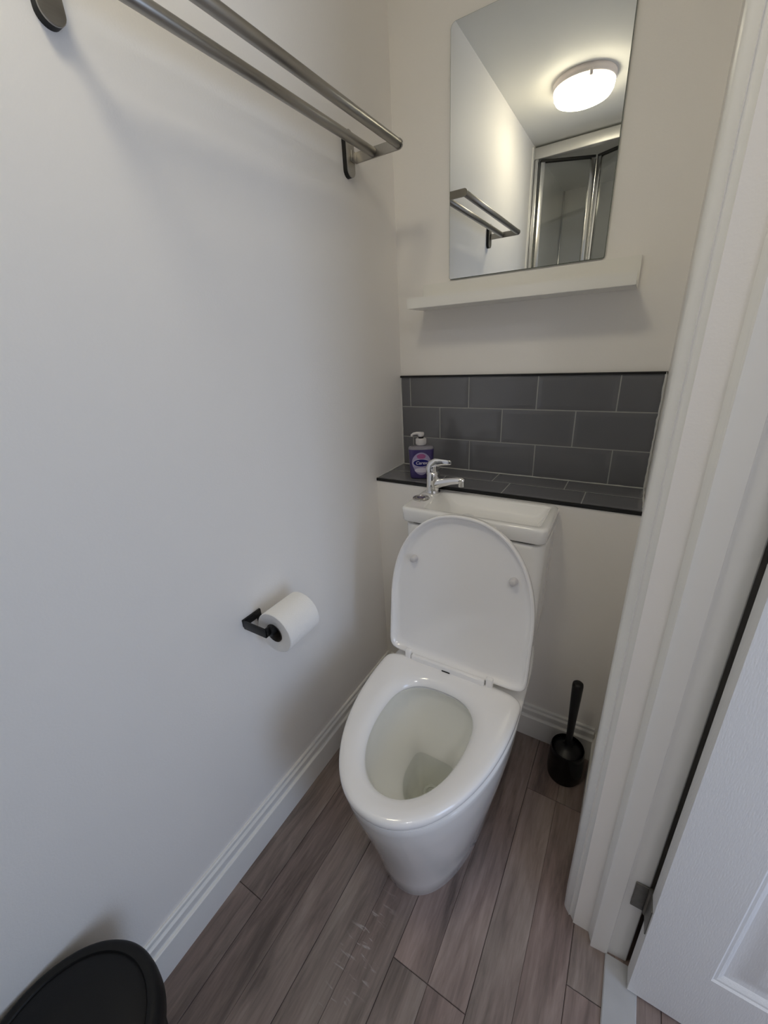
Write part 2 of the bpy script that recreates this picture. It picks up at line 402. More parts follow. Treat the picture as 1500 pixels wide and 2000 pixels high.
# ------------------------------------------------------------------ door leaf, open 90 degrees into the hall
bm = bmesh.new()
DX0, DX1, DY0, DY1, DZ0, DZ1 = 0.8435, 1.6035, -0.6890, -0.6540, 0.008, 1.985
def door_face(bm, yf, ydir):
    """stiles and rails with two recessed moulded panels per row; yf face plane, ydir +1 into the leaf"""
    xs = [DX0, DX0+0.097, DX0+0.333, DX0+0.427, DX0+0.663, DX1]
    zs = [DZ0, 0.188, 0.828, 1.02, 1.52, 1.62, 1.87, DZ1]
    holes = [(xs[1], xs[2]), (xs[3], xs[4])]; zh = [(zs[1], zs[2]), (zs[3], zs[4]), (zs[5], zs[6])]
    def q(x0, z0, x1, z1, y=0.0):
        vs = [bm.verts.new((x, yf+ydir*y, z)) for x, z in ((x0, z0), (x1, z0), (x1, z1), (x0, z1))]; bm.faces.new(vs)
    for i in range(5):
        for j in range(7):
            if i in (1, 3) and j in (1, 3, 5): continue
            q(xs[i], zs[j], xs[i+1], zs[j+1])
    for (x0, x1) in holes:
        for (z0, z1) in zh:
            steps = [(0, 0), (0.003, 0.003), (0.007, 0.0035), (0.011, 0.0060), (0.015, 0.0095), (0.022, 0.0105), (0.034, 0.0085), (0.048, 0.0045), (0.052, 0.0040)]
            loops = []
            for ins, dep in steps:
                loops.append([Vector((x, yf+ydir*dep, z)) for x, z in ((x0+ins, z0+ins), (x1-ins, z0+ins), (x1-ins, z1-ins), (x0+ins, z1-ins))])
            loft(bm, loops, cap0=False, cap1=True)
door_face(bm, DY0, 1); door_face(bm, DY1, -1)
for a, b_ in (((DX0, DZ0), (DX0, DZ1)), ((DX0, DZ1), (DX1, DZ1)), ((DX1, DZ1), (DX1, DZ0)), ((DX1, DZ0), (DX0, DZ0))):
    bm.faces.new([bm.verts.new((a[0], DY0, a[1])), bm.verts.new((b_[0], DY0, b_[1])), bm.verts.new((b_[0], DY1, b_[1])), bm.verts.new((a[0], DY1, a[1]))])
bmesh.ops.remove_doubles(bm, verts=bm.verts, dist=0.0001)
door = struct('door_1', bm, M_door, smooth=20, label='open white panelled door at the lower right')
for hz in (0.235, 1.80):
    bm = bmesh.new()
    box(bm, 0.8185, -0.6470, hz-0.036, 0.8400, -0.6440, hz+0.036, 0.0006)
    cyl(bm, (0.8425, -0.6485, hz-0.037), (0.8425, -0.6485, hz+0.037), 0.0042, n=16)
    box(bm, 0.8415, -0.683, hz-0.036, 0.8440, -0.650, hz+0.036, 0.0006)
    for s in (-0.024, 0.0, 0.024): lathe(bm, [(0.0032, -0.0488), (0.0032, -0.6475+0.0002+0.5985)], c=(0.828, -0.5985, hz+s), n=12, axis='y', cap0=True)
    link('door_hinge', bm, M_hinge, door, label='old grey steel hinge')
bm = bmesh.new()
for sy, yy in ((-1, DY0), (1, DY1)):
    lathe(bm, [(0.024, 0), (0.024, sy*0.006), (0.010, sy*0.010), (0.010, sy*0.045)], c=(DX1-0.06, yy, 1.0), n=24, axis='y', cap0=True, cap1=True)
    tube(bm, [(DX1-0.06, yy+sy*0.045, 1.0), (DX1-0.08, yy+sy*0.048, 1.0), (DX1-0.17, yy+sy*0.046, 1.0)], [0.010, 0.009, 0.007])
link('door_handle', bm, M_alu, door)

# ------------------------------------------------------------------ tiled splashback and ledge
sp = root('tile_splashback', (XR/2, -0.003, ZL), 'charcoal metro tile splashback with tiled ledge behind the cistern basin', 'tiles')
def tile(bm, o, U, V, N, u0, u1, v0, v1, bw=0.011, h=0.0016, full=(1, 1)):
    o, U, V, N = map(Vector, (o, U, V, N))
    g = 0.0011
    u0 += g; u1 -= g; v0 += g; v1 -= g
    if u1-u0 < 0.004 or v1-v0 < 0.004: return
    b0 = min(bw, (u1-u0)*0.3); b1 = min(bw, (v1-v0)*0.3)
    loops = []
    for du, dv, hh in ((0, 0, -0.004), (0, 0, 0.0), (0.0006, 0.0006, 0.0005), (b0, b1, 0.0005+h), (b0+0.001, b1+0.001, 0.0005+h)):
        loops.append([o+U*a+V*b_+N*hh for a, b_ in ((u0+du, v0+dv), (u1-du, v0+dv), (u1-du, v1-dv), (u0+du, v1-dv))])
    loft(bm, loops, cap0=False)
def tile_row(bm, o, U, V, N, j0, umin, umax, v0, v1):
    p = 0.2015; a = j0
    while a > umin: a -= p
    while a < umax:
        tile(bm, o, U, V, N, max(a, umin), min(a+p, umax), v0, v1); a += p
bm = bmesh.new()
h1 = ZT - 0.0976; h2 = h1 - 0.1010
O = (0, -0.0015, 0); XE = XR - 0.002
tile_row(bm, O, (1, 0, 0), (0, 0, 1), (0, -1, 0), 0.0350, 0.002, XE, h1, ZT-0.004)
tile_row(bm, O, (1, 0, 0), (0, 0, 1), (0, -1, 0), 0.1406, 0.002, XE, h2, h1)
tile_row(bm, O, (1, 0, 0), (0, 0, 1), (0, -1, 0), 0.2431-0.2015, 0.002, XE, ZL, h2)
link('wall_tiles', bm, M_tile, sp, smooth=12)
bm = bmesh.new()
OL = (0, 0, ZL-0.0008)
tile_row(bm, OL, (1, 0, 0), (0, 1, 0), (0, 0, 1), 0.345, 0.002, XE, -0.0855, -0.004)
tile_row(bm, OL, (1, 0, 0), (0, 1, 0), (0, 0, 1), 0.400, 0.002, XE, YD+0.003, -0.0855)
link('ledge_tiles', bm, M_tile, sp, smooth=12)
bm = bmesh.new(); box(bm, 0.0005, -0.0018, ZL-0.005, XE+0.001, 0.0015, ZT-0.002); box(bm, 0.0005, YD+0.002, ZL-0.006, XE+0.001, -0.001, ZL-0.0006)
link('grout', bm, M_grout, sp, smooth=0)
bm = bmesh.new(); box(bm, 0.0005, -0.0065, ZT-0.0045, XE+0.001, 0.0015, ZT+0.0015, 0.0008)
link('edge_trim', bm, M_trim, sp, label='black trim along the top tiles')
bm = bmesh.new(); box(bm, 0.0005, YD-0.003, ZL-0.0085, XE+0.001, YD+0.004, ZL+0.0010, 0.0012)
link('edge_trim', bm, M_trim, sp, label='black trim along the ledge front')
# uneven bead of caulk in the side joints
bm = bmesh.new()
def bead(p0, p1, rad, n):
    p0, p1 = Vector(p0), Vector(p1)
    pts = [p0.lerp(p1, i/n) + Vector([random.uniform(-1, 1)*rad*0.25 for _ in range(3)]) for i in range(n+1)]
    tube(bm, pts, [rad*random.uniform(0.75, 1.25) for _ in pts], n=8)
bead((0.0012, -0.003, ZL), (0.0012, -0.003, ZT), 0.0018, 26)
bead((0.0012, YD, ZL+0.0008), (0.0012, -0.003, ZL+0.0008), 0.0016, 16)
bead((XE-0.001, -0.004, ZL), (XE-0.001, -0.004, ZT), 0.0026, 26)
bead((XE-0.001, YD, ZL+0.0008), (XE-0.001, -0.003, ZL+0.0008), 0.0022, 16)
bead((0.002, -0.0035, ZL+0.0008), (XE-0.002, -0.0035, ZL+0.0008), 0.0012, 50)
link('caulk', bm, M_caulk, sp)

# ------------------------------------------------------------------ toilet
T = 0.374   # centre line
toilet = root('toilet', (T, -0.50, 0), 'white close-coupled toilet with raised lid and basin-topped cistern', 'toilet')
def egg(w_, yc, rf, rb, nf=2.1, nb=5.0, z=0.0, n=96, cx=T):
    pts = []
    for i in range(n):
        a = 2*PI*i/n; c, s = math.cos(a), math.sin(a)
        if s >= 0:  # back half
            x = w_*math.copysign(abs(c)**(2/nb), c); y = yc + rb*abs(s)**(2/nb)
        else:
            x = w_*math.copysign(abs(c)**(2/nf), c); y = yc - rf*abs(s)**(2/nf)
        pts.append(Vector((cx+x, y, z)))
    return pts
# pan: outer skirt, rim, then the inside of the bowl
bm = bmesh.new()
def skirt(z, w_, yf, nf, yc):  # back stays against the wall and narrows towards it
    rb = (YD-0.001)-yc; pts = egg(w_, yc, yc-yf, rb, nf, 9.0, z); tp = 0.13*min(1.0, z/0.15)
    for p in pts:
        if p.y > yc: p.x = T + (p.x-T)*(1-tp*min(1.0, (p.y-yc)/rb)**1.6)
    return pts
loops = [skirt(0.000, 0.126, -0.768, 2.25, -0.50), skirt(0.004, 0.128, -0.770, 2.25, -0.50),
         skirt(0.06, 0.134, -0.779, 2.25, -0.51), skirt(0.12, 0.1455, -0.792, 2.2, -0.52), skirt(0.18, 0.157, -0.807, 2.2, -0.52),
         skirt(0.24, 0.1680, -0.824, 2.15, -0.52), skirt(0.30, 0.1775, -0.841, 2.1, -0.52), skirt(0.345, 0.1835, -0.853, 2.1, -0.52),
         skirt(0.368, 0.1850, -0.857, 2.1, -0.52), skirt(0.383, 0.1865, -0.860, 2.1, -0.52), skirt(0.3895, 0.1855, -0.859, 2.1, -0.52),
         skirt(0.3925, 0.181, -0.853, 2.1, -0.52)]
def hole(z, w_, y0, y1, nf=2.1, nb=2.5, k=0.40):
    yc = y1 - (y1-y0)*k
    return egg(w_, yc, yc-y0, y1-yc, nf, nb, z)
loops += [hole(0.3925, 0.122, -0.812, -0.508), hole(0.390, 0.116, -0.806, -0.514)]
rowcount = len(loops)
loft(bm, loops, cap0=True, cap1=False)
link('pan', bm, M_cer, toilet, smooth=50)
bm = bmesh.new()
inner = [hole(0.390, 0.116, -0.806, -0.514), hole(0.372, 0.122, -0.812, -0.506), hole(0.350, 0.123, -0.812, -0.506), hole(0.325, 0.118, -0.804, -0.510),
         hole(0.295, 0.106, -0.788, -0.518), hole(0.265, 0.090, -0.765, -0.530), hole(0.240, 0.075, -0.740, -0.541), hole(0.222, 0.064, -0.718, -0.550, 1.9, 3.5),
         hole(0.212, 0.058, -0.706, -0.556, 1.8, 4.5), hole(0.205, 0.0545, -0.700, -0.560, 1.8, 6), hole(0.17, 0.048, -0.686, -0.566, 1.9, 6), hole(0.12, 0.042, -0.672, -0.572, 2.1, 6),
         hole(0.09, 0.035, -0.655, -0.578, 2.4, 4), hole(0.075, 0.024, -0.640, -0.588, 2.4, 4)]
loft(bm, inner, cap0=False, cap1=True)
link('bowl', bm, M_cer_in, toilet, smooth=60)
bm = bmesh.new()
bm.faces.new([bm.verts.new(p) for p in hole(0.2065, 0.0551, -0.7012, -0.5592, 1.8, 5.6)])
o = link('water', bm, M_water, toilet, smooth=0, label='still water in the bowl')
# dark outlet in the sump
bm = bmesh.new(); lathe(bm, [(0.026, -0.006), (0.026, 0.0), (0.021, 0.001), (0.018, -0.004), (0.016, -0.02)], c=(T, -0.606, 0.098), n=32, cap1=True)
for v in bm.verts:
    p = v.co - Vector((T, -0.606, 0.098)); p.rotate(Matrix.Rotation(math.radians(58), 3, 'X')); v.co = p + Vector((T, -0.588, 0.098))
link('outlet', bm, M_cer_in, toilet)

# cistern body narrowing into the pan
bm = bmesh.new()
def cs(z, hw, yf, rad=0.028):
    return rrect(T-0.006-hw, yf, T-0.006+hw, YD-0.0005, rad, z, 6)
loops = [rrect(T-0.145, -0.30, T+0.145, YD-0.0005, 0.03, 0.30, 6), rrect(T-0.153, -0.36, T+0.153, YD-0.0005, 0.03, 0.36, 6), rrect(T-0.162, -0.385, T+0.160, YD-0.0005, 0.03, 0.40, 6),
         rrect(T-0.172, -0.372, T+0.166, YD-0.0005, 0.03, 0.45, 6),
         cs(0.50, 0.1765, -0.360), cs(0.56, 0.1795, -0.354), cs(0.66, 0.1815, -0.350), cs(0.755, 0.1825, -0.348),
         cs(0.7635, 0.1820, -0.3475), cs(0.7655, 0.1795, -0.345)]
loft(bm, loops)
link('cistern', bm, M_cer, toilet, smooth=50)
bm = bmesh.new()
loft(bm, [cs(0.7645, 0.171, -0.338, 0.02), cs(0.7745, 0.171, -0.338, 0.02)])  # black slab stands in for the shade in the gap below the basin
link('gap_shade', bm, M_seal, toilet, label='black strip standing for the shade under the basin')
# basin
bm = bmesh.new()
bx0, bx1, by0, by1 = 0.1785, 0.5560, -0.3560, YD-0.0035
def br(ins, z, rad): return rrect(bx0+ins, by0+ins, bx1-ins, by1-ins*0.5, rad, z, 6)
def bi(x0, y0, x1, y1, rad, z): return rrect(x0, y0, x1, y1, rad, z, 6)
loops = [br(0.008, 0.7735, 0.016), br(0.0035, 0.7745, 0.018), br(0.0015, 0.778, 0.019), br(0.0005, 0.800, 0.019), br(0.0, 0.8070, 0.019), br(0.0015, 0.8118, 0.018), br(0.0055, 0.8140, 0.016),
         br(0.0095, 0.8142, 0.013),
         bi(0.236, -0.3395, 0.5400, -0.2020, 0.012, 0.8142), bi(0.2395, -0.3370, 0.5375, -0.2045, 0.012, 0.8130), bi(0.2450, -0.3345, 0.5345, -0.2070, 0.014, 0.8090),
         bi(0.2700, -0.3260, 0.5240, -0.2150, 0.020, 0.7900), bi(0.2900, -0.3180, 0.5150, -0.2230, 0.024, 0.7790), bi(0.3100, -0.3080, 0.5050, -0.2330, 0.024, 0.7760)]
loft(bm, loops)
link('basin', bm, M_cer, toilet, smooth=50)
bm = bmesh.new(); lathe(bm, [(0.0, 0.0012), (0.012, 0.0012), (0.016, 0.0016), (0.018, 0.0004), (0.018, -0.002)], c=(0.335, -0.262, 0.7762), n=32)
link('waste', bm, M_chrome, toilet, label='chrome waste')
# dual flush button
bm = bmesh.new(); bc = (0.2035, -0.2760, 0.8142)
lathe(bm, [(0.0240, -0.001), (0.0238, 0.0022), (0.0222, 0.0036), (0.0204, 0.0036), (0.0194, 0.0006), (0.0194, -0.001)], c=bc, n=40)
lathe(bm, [(0.0, 0.0042), (0.008, 0.0039), (0.0140, 0.0030), (0.0178, 0.0014), (0.0184, -0.001)], c=bc, n=40)
box(bm, bc[0]-0.0165, bc[1]-0.0006, bc[2]+0.0026, bc[0]+0.0165, bc[1]+0.0006, bc[2]+0.0034)
link('flush_button', bm, M_chromer, toilet, label='round chrome dual flush button')
# tap
tx, ty, tz = 0.2120, -0.2130, 0.8142
bm = bmesh.new()
lathe(bm, [(0.0215, 0.0), (0.0215, 0.003), (0.0195, 0.006), (0.0190, 0.009), (0.0188, 0.016), (0.0190, 0.030), (0.0192, 0.044), (0.0190, 0.055), (0.0182, 0.060), (0.0160, 0.062),
           (0.0138, 0.064), (0.0135, 0.070)], c=(tx, ty, tz), n=40, cap0=True, cap1=True)
tube(bm, [(tx+0.006, ty, tz+0.026), (tx+0.028, ty-0.001, tz+0.033), (tx+0.055, ty-0.002, tz+0.040), (tx+0.078, ty-0.003, tz+0.0445), (tx+0.090, ty-0.0035, tz+0.0450), (tx+0.096, ty-0.0035, tz+0.044)],
     [0.0165, 0.0130, 0.0105, 0.0098, 0.0095, 0.0060], n=24)
cyl(bm, (tx+0.087, ty-0.0035, tz+0.0460), (tx+0.0875, ty-0.0035, tz+0.0290), 0.0098, 0.0094, n=24)
tap = link('tap', bm, M_chrome, toilet, smooth=40, label='chrome mixer tap')
bm = bmesh.new()
tube(bm, [(tx-0.004, ty, tz+0.058), (tx-0.005, ty, tz+0.072), (tx-0.001, ty, tz+0.083), (tx+0.010, ty, tz+0.0895), (tx+0.024, ty, tz+0.0910), (tx+0.040, ty, tz+0.0918), (tx+0.052, ty, tz+0.0922), (tx+0.0555, ty, tz+0.0922)],
     [0.0150, 0.0165, 0.0155, 0.0125, 0.0092, 0.0075, 0.0062, 0.0035], n=24, flat=[1.0, 1.0, 0.85, 0.55, 0.36, 0.28, 0.26, 0.25])
tube(bm, [(tx, ty, tz+0.066), (tx, ty, tz+0.080)], [0.0140, 0.0140], n=28)
link('tap_lever', bm, M_chrome, tap, smooth=50)

# seat ring
bm = bmesh.new()
def so(ins, z): return egg(0.1860-ins, -0.52, 0.346-ins, 0.064-ins, 2.1, 5.0, z)
def si(out, z): return egg(0.1060+out, -0.63, 0.178+out, 0.112+out, 2.1, 2.6, z)
loops = [so(0.006, 0.4010), so(0.001, 0.4030), so(0.0, 0.4055), so(0.0, 0.4110), so(0.0015, 0.4165), so(0.005, 0.4195), so(0.012, 0.4210),
         so(0.022, 0.4213), si(0.030, 0.4205), si(0.018, 0.4178), si(0.010, 0.4135), si(0.004, 0.4075), si(0.0, 0.4010), si(0.0, 0.4000), so(0.006, 0.4010)]
loft(bm, loops, cap0=False, cap1=False)
seat = link('seat', bm, M_seat, toilet, smooth=60)
# lid, raised and leaning on the cistern
lean = math.radians(8.0); hy, hz = -0.4520, 0.4260
def lidpt(x, s, t):     # s up the lid from the hinge, t towards the viewer (inner side)
    return Vector((x, hy + s*math.sin(lean) - t*math.cos(lean), hz + s*math.cos(lean) + t*math.sin(lean)))
def lidloop(ins, t):
    pts = []
    for p in egg(0.1875-ins, 0, 0.262-ins, 0.152-ins, 2.25, 14.0, 0):
        s = 0.152 - p.y          # egg front points to -y -> up the lid
        pts.append(lidpt(p.x, s, t))
    return pts
bm = bmesh.new()
loops = [lidloop(0.030, -0.014), lidloop(0.010, -0.0125), lidloop(0.003, -0.009), lidloop(0.0, -0.004), lidloop(0.0, 0.006), lidloop(0.0010, 0.0082), lidloop(0.0030, 0.0090), lidloop(0.0058, 0.0084),
         lidloop(0.0080, 0.0050), lidloop(0.0105, 0.0), lidloop(0.0160, -0.0045), lidloop(0.0260, -0.0065), lidloop(0.045, -0.0070)]
loft(bm, loops)
lid = link('lid', bm, M_seat, toilet, smooth=60)
for bxp in (0.2475, 0.5035):
    bm = bmesh.new(); prof_b = [(0.0098, -0.0072), (0.0096, -0.003), (0.0086, 0.0), (0.0078, 0.0070), (0.0065, 0.0100), (0.0035, 0.0112), (0.0, 0.0114)]
    loops = []
    for rr, t in prof_b:
        loops.append([lidpt(bxp + max(rr, 1e-5)*math.cos(2*PI*k/24), 0.277 + max(rr, 1e-5)*math.sin(2*PI*k/24), t) for k in range(24)])
    loft(bm, loops, cap0=False, cap1=False)
    link('buffer', bm, M_pump, lid, smooth=50, label='round white buffer on the lid')
# hinge bar between the lid's cut-out and the seat
bm = bmesh.new()
box(bm, 0.2610, -0.4730, 0.4180, 0.4640, -0.4620, 0.4360, 0.003, 3)
for xx in (0.2500, 0.4760): box(bm, xx-0.0085, -0.4710, 0.4180, xx+0.0085, -0.4590, 0.4460, 0.0028, 3)
link('seat_hinge', bm, M_seat, toilet)
bm = bmesh.new(); box(bm, 0.352, -0.4745, 0.4208, 0.374, -0.4725, 0.4240)
link('hinge_slot', bm, M_seal, toilet, label='dark slot in the hinge')

# ------------------------------------------------------------------ mirror
bm = bmesh.new()
def mloop(ins, y):
    x0, z0, x1, z1 = 0.1715+ins, 1.3810+ins, 0.5645-ins, 1.9115-ins
    pts = []
    for cx, cz, rad, a0 in ((x1, z1, 0.013-ins, 0), (x0, z1, 0.013-ins, 90), (x0, z0, 0.006-ins, 180), (x1, z0, 0.004-ins, 270)):
        cx += -rad if cx == x1 else rad; cz += -rad if cz == z1 else rad
        for k in range(9):
            a = math.radians(a0+90*k/8); pts.append(Vector((cx+rad*math.cos(a), y, cz+rad*math.sin(a))))
    return pts
loft(bm, [mloop(0.0, 0.0015), mloop(0, -0.0042), mloop(0.0010, -0.0052)], cap1=False, mi=1)
bm.faces.new([bm.verts.new(p) for p in mloop(0.0010, -0.0052)])
o = link('wall_mirror', bm, [M_mir, M_mirback], smooth=0, label='frameless mirror with rounded corners above the white shelf', category='mirror')

# ------------------------------------------------------------------ picture-ledge shelf
x0, x1 = 0.0905, 0.6430
bm = bmesh.new()
pf = [(0.0018, 1.3080), (0.0018, 1.3760), (-0.0105, 1.3760), (-0.0105, 1.3180), (-0.1030, 1.3180), (-0.1030, 1.3345), (-0.1145, 1.3345), (-0.1145, 1.3080)]
extrude_profile(bm, [(x0, y, z) for y, z in pf], (x1-x0, 0, 0))
bmesh.ops.bevel(bm, geom=[e for e in bm.edges], offset=0.0008, segments=2, affect='EDGES')
link('picture_ledge', bm, M_shelf, smooth=30, label='narrow white ledge shelf fixed below the mirror', category='shelf')

# ------------------------------------------------------------------ towel rail
rail = root('towel_rail', (0.0, -0.53, 1.637), 'brushed steel double-bar towel rail high on the left wall', 'towel rail')
RZ = 1.637
for xx in (0.1335, 0.0655):
    bm = bmesh.new(); lathe(bm, [(0.0085, -0.8455), (0.0095, -0.8445), (0.0095, -0.2140), (0.0085, -0.2130)], c=(xx, 0, RZ), n=32, axis='y', cap0=True, cap1=True)
    link('bar', bm, M_steel, rail, smooth=50)
def stadium(yc, zc, hw, hh, x, n=14):
    pts = []
    for k in range(n+1):
        a = PI*k/n; pts.append(Vector((x, yc+hw*math.cos(a), zc+hh-hw+hw*math.sin(a))))
    for k in range(n+1):
        a = PI+PI*k/n; pts.append(Vector((x, yc+hw*math.cos(a), zc-hh+hw+hw*math.sin(a))))
    return pts
for yc, ya in ((-0.2290, -0.2110), (-0.8500, -0.8475)):
    bm = bmesh.new(); loft(bm, [stadium(yc, 1.6415, 0.0150, 0.0455, 0.0), stadium(yc, 1.6415, 0.0152, 0.0457, 0.0115)])
    br_ = link('bracket', bm, M_seal, rail, smooth=30, label='black backing of the wall bracket')
    bm = bmesh.new(); loft(bm, [stadium(yc, 1.6415, 0.0152, 0.0457, 0.0115), stadium(yc, 1.6415, 0.0152, 0.0457, 0.0138), stadium(yc, 1.6415, 0.0146, 0.0451, 0.0144)])
    link('face_plate', bm, M_steel, br_, smooth=30)
    bm = bmesh.new()
    # flat arm from plate out to the front bar, rounded at its end
    def armp(y): 
        pts = [Vector((0.0150, y, RZ-0.0105)), Vector((0.1335, y, RZ-0.0105))]
        for k in range(1, 12):
            a = -PI/2 + PI*k/12; pts.append(Vector((0.1335+0.0105*math.cos(a), y, RZ+0.0105*math.sin(a))))
        pts += [Vector((0.1335, y, RZ+0.0105)), Vector((0.0150, y, RZ+0.0105))]
        return pts
    loft(bm, [armp(ya-0.0020), armp(ya+0.0020)])
    box(bm, 0.0144, min(yc, ya)-0.003, RZ-0.0105, 0.0180, max(yc, ya)+0.002, RZ+0.0105, 0.0008)
    link('arm', bm, M_steel, br_, smooth=30)

# ------------------------------------------------------------------ toilet roll and holder
hold = root('toilet_roll_holder', (0, -0.75, 0.655), 'black metal toilet roll holder fixed to the left wall', 'holder')
bm = bmesh.new()
box(bm, 0.0, -0.7760, 0.6480, 0.0050, -0.7240, 0.6665, 0.0008)
box(bm, 0.0, -0.7350, 0.6150, 0.0050, -0.7240, 0.6490, 0.0008)
link('wall_plate', bm, M_black, hold)
bm = bmesh.new()
box(bm, 0.0030, -0.7760, 0.6435, 0.0730, -0.7715, 0.6655, 0.0008)
box(bm, 0.0685, -0.7750, 0.6435, 0.0730, -0.7600, 0.6655, 0.0008)
lathe(bm, [(0.009, -0.7640), (0.0112, -0.7630), (0.0112, -0.664), (0.009, -0.663)], c=(0.0700, 0, 0.6505), n=32, axis='y', cap0=True, cap1=True)
link('arm', bm, M_black, hold)
rc = (0.0705, 0.6390)
rl = root('toilet_roll', (rc[0], -0.703, rc[1]-0.05), 'white toilet paper roll hanging on the black wall holder', 'toilet roll')
bm = bmesh.new()
R0, R1 = 0.0500, 0.0225
prof_r = [(R1, -0.7500), (R1+0.002, -0.7510), (R0-0.0015, -0.7515), (R0, -0.7500), (R0+0.0003, -0.703), (R0, -0.6560), (R0-0.0015, -0.6545), (R1, -0.6545)]
lathe(bm, prof_r, c=(rc[0], 0, rc[1]), n=72, axis='y')
link('paper', bm, M_paper, rl, smooth=40)
bm = bmesh.new(); lathe(bm, [(R1, -0.7515), (R1, -0.6545), (R1-0.0012, -0.6545), (R1-0.0012, -0.7515), (R1, -0.7515)], c=(rc[0], 0, rc[1]), n=48, axis='y')
link('core', bm, M_card, rl, label='cardboard core')

# ------------------------------------------------------------------ toilet brush
bxc, byc = 0.6625, -0.2790
brush = root('toilet_brush', (bxc, byc, 0), 'black toilet brush in a round black pot beside the doorway', 'toilet brush')
bm = bmesh.new()
lathe(bm, [(0.0, 0.0), (0.0420, 0.0), (0.0455, 0.003), (0.0475, 0.02), (0.0480, 0.05), (0.0470, 0.085), (0.0450, 0.108), (0.0435, 0.112), (0.0420, 0.1095), (0.0425, 0.09), (0.043, 0.02), (0.0, 0.012)], c=(bxc, byc, 0), n=56)
link('pot', bm, M_blackg, brush, smooth=40)
bm = bmesh.new()
lathe(bm, [(0.0405, 0.096), (0.0405, 0.101), (0.0360, 0.106), (0.0200, 0.112), (0.0110, 0.118), (0.0094, 0.128), (0.0088, 0.150), (0.0104, 0.22), (0.0130, 0.30), (0.0140, 0.343), (0.0132, 0.3505), (0.0110, 0.3530), (0.0, 0.3532)], c=(bxc, byc, 0), n=40)
link('handle', bm, M_black, brush, smooth=50)
bm = bmesh.new()
lathe(bm, [(0.008, 0.096), (0.030, 0.09), (0.034, 0.06), (0.03, 0.03), (0.0, 0.018)], c=(bxc, byc, 0), n=32)
link('bristles', bm, M_black, brush)

# ------------------------------------------------------------------ waste bin
wx, wy = 0.1290, -1.2930
wb = root('waste_bin', (wx, wy, 0), 'black round plastic bin with a flat lid in the lower left corner', 'bin')
bm = bmesh.new()
lathe(bm, [(0.0, 0.0), (0.088, 0.0), (0.092, 0.004), (0.098, 0.06), (0.1065, 0.16), (0.1155, 0.262), (0.1155, 0.285), (0.110, 0.285), (0.10, 0.16), (0.088, 0.01), (0, 0.008)], c=(wx, wy, 0), n=72)
link('body', bm, M_bin, wb, smooth=40)
bm = bmesh.new()
lathe(bm, [(0.1190, 0.268), (0.1235, 0.2685), (0.1255, 0.272), (0.1262, 0.290), (0.1255, 0.306), (0.1230, 0.3125), (0.1190, 0.3155), (0.1140, 0.3160), (0.1090, 0.3150), (0.1070, 0.3125), (0.1055, 0.3130), (0.1030, 0.3150), (0.06, 0.3158), (0.0, 0.3160)], c=(wx, wy, 0), n=96)
link('lid', bm, M_bin, wb, smooth=40)

# ------------------------------------------------------------------ soap dispenser
sx, sy = 0.1340, -0.1300
ang = math.radians(26)
soap = root('soap_dispenser', (sx, sy, ZL+0.0015), 'purple pump bottle of hand soap on the tiled ledge', 'soap bottle')
RM = Matrix.Translation((sx, sy, ZL+0.0015)) @ Matrix.Rotation(ang, 4, 'Z')
def sell(w_, d_, z, n=56, e=3.0, cx=0, cy=0):
    return [RM @ Vector((cx + w_*math.copysign(abs(math.cos(2*PI*i/n))**(2/e), math.cos(2*PI*i/n)), cy + d_*math.copysign(abs(math.sin(2*PI*i/n))**(2/e), math.sin(2*PI*i/n)), z)) for i in range(n)]
bm = bmesh.new()
loft(bm, [sell(0.030, 0.017, 0.0), sell(0.0345, 0.0205, 0.002), sell(0.0360, 0.0215, 0.006), sell(0.0365, 0.0218, 0.03), sell(0.0375, 0.0218, 0.06), sell(0.0385, 0.0215, 0.085), sell(0.0388, 0.0210, 0.0925)])
bot = link('bottle', bm, M_purple, soap, smooth=50)
bm = bmesh.new()
loft(bm, [sell(0.0388, 0.0210, 0.0925), sell(0.0385, 0.0205, 0.0965), sell(0.0360, 0.0185, 0.0995), sell(0.024, 0.0150, 0.1015), sell(0.0125, 0.0125, 0.1030, e=2), sell(0.0110, 0.0110, 0.108, e=2)])
link('shoulder', bm, M_clear, soap, smooth=50, label='clear plastic shoulder')
bm = bmesh.new()
loft(bm, [sell(0.0150, 0.0150, 0.105, e=2), sell(0.0158, 0.0158, 0.1065, e=2), sell(0.0152, 0.0152, 0.1230, e=2), sell(0.0140, 0.0140, 0.1245, e=2)])
for k in range(24):
    a = 2*PI*k/24; t = bmesh.new(); box(t, -0.0005, -0.0164, 0.108, 0.0005, -0.0148, 0.122); merge(bm, t, RM @ Matrix.Rotation(a, 4, 'Z'))
pump = link('pump', bm, M_pump, soap, smooth=40)
bm = bmesh.new()
loft(bm, [sell(0.0080, 0.0080, 0.1240, e=2), sell(0.0080, 0.0080, 0.1300, e=2)])
link('pump_stem', bm, M_seal, pump)
bm = bmesh.new()
loft(bm, [sell(0.0070, 0.0070, 0.1295, e=2), sell(0.0095, 0.0090, 0.1340, e=2), sell(0.0100, 0.0092, 0.1395, e=2), sell(0.0085, 0.0080, 0.1420, e=2), sell(0.003, 0.003, 0.1428, e=2)])
tube(bm, [RM @ Vector(p) for p in ((0.0, 0, 0.1385), (-0.012, 0, 0.1395), (-0.022, 0, 0.1382), (-0.0275, 0, 0.1350), (-0.0280, 0, 0.1310))], [0.0056, 0.0046, 0.0040, 0.0036, 0.0032], n=16)
link('nozzle', bm, M_pump, pump, smooth=50)
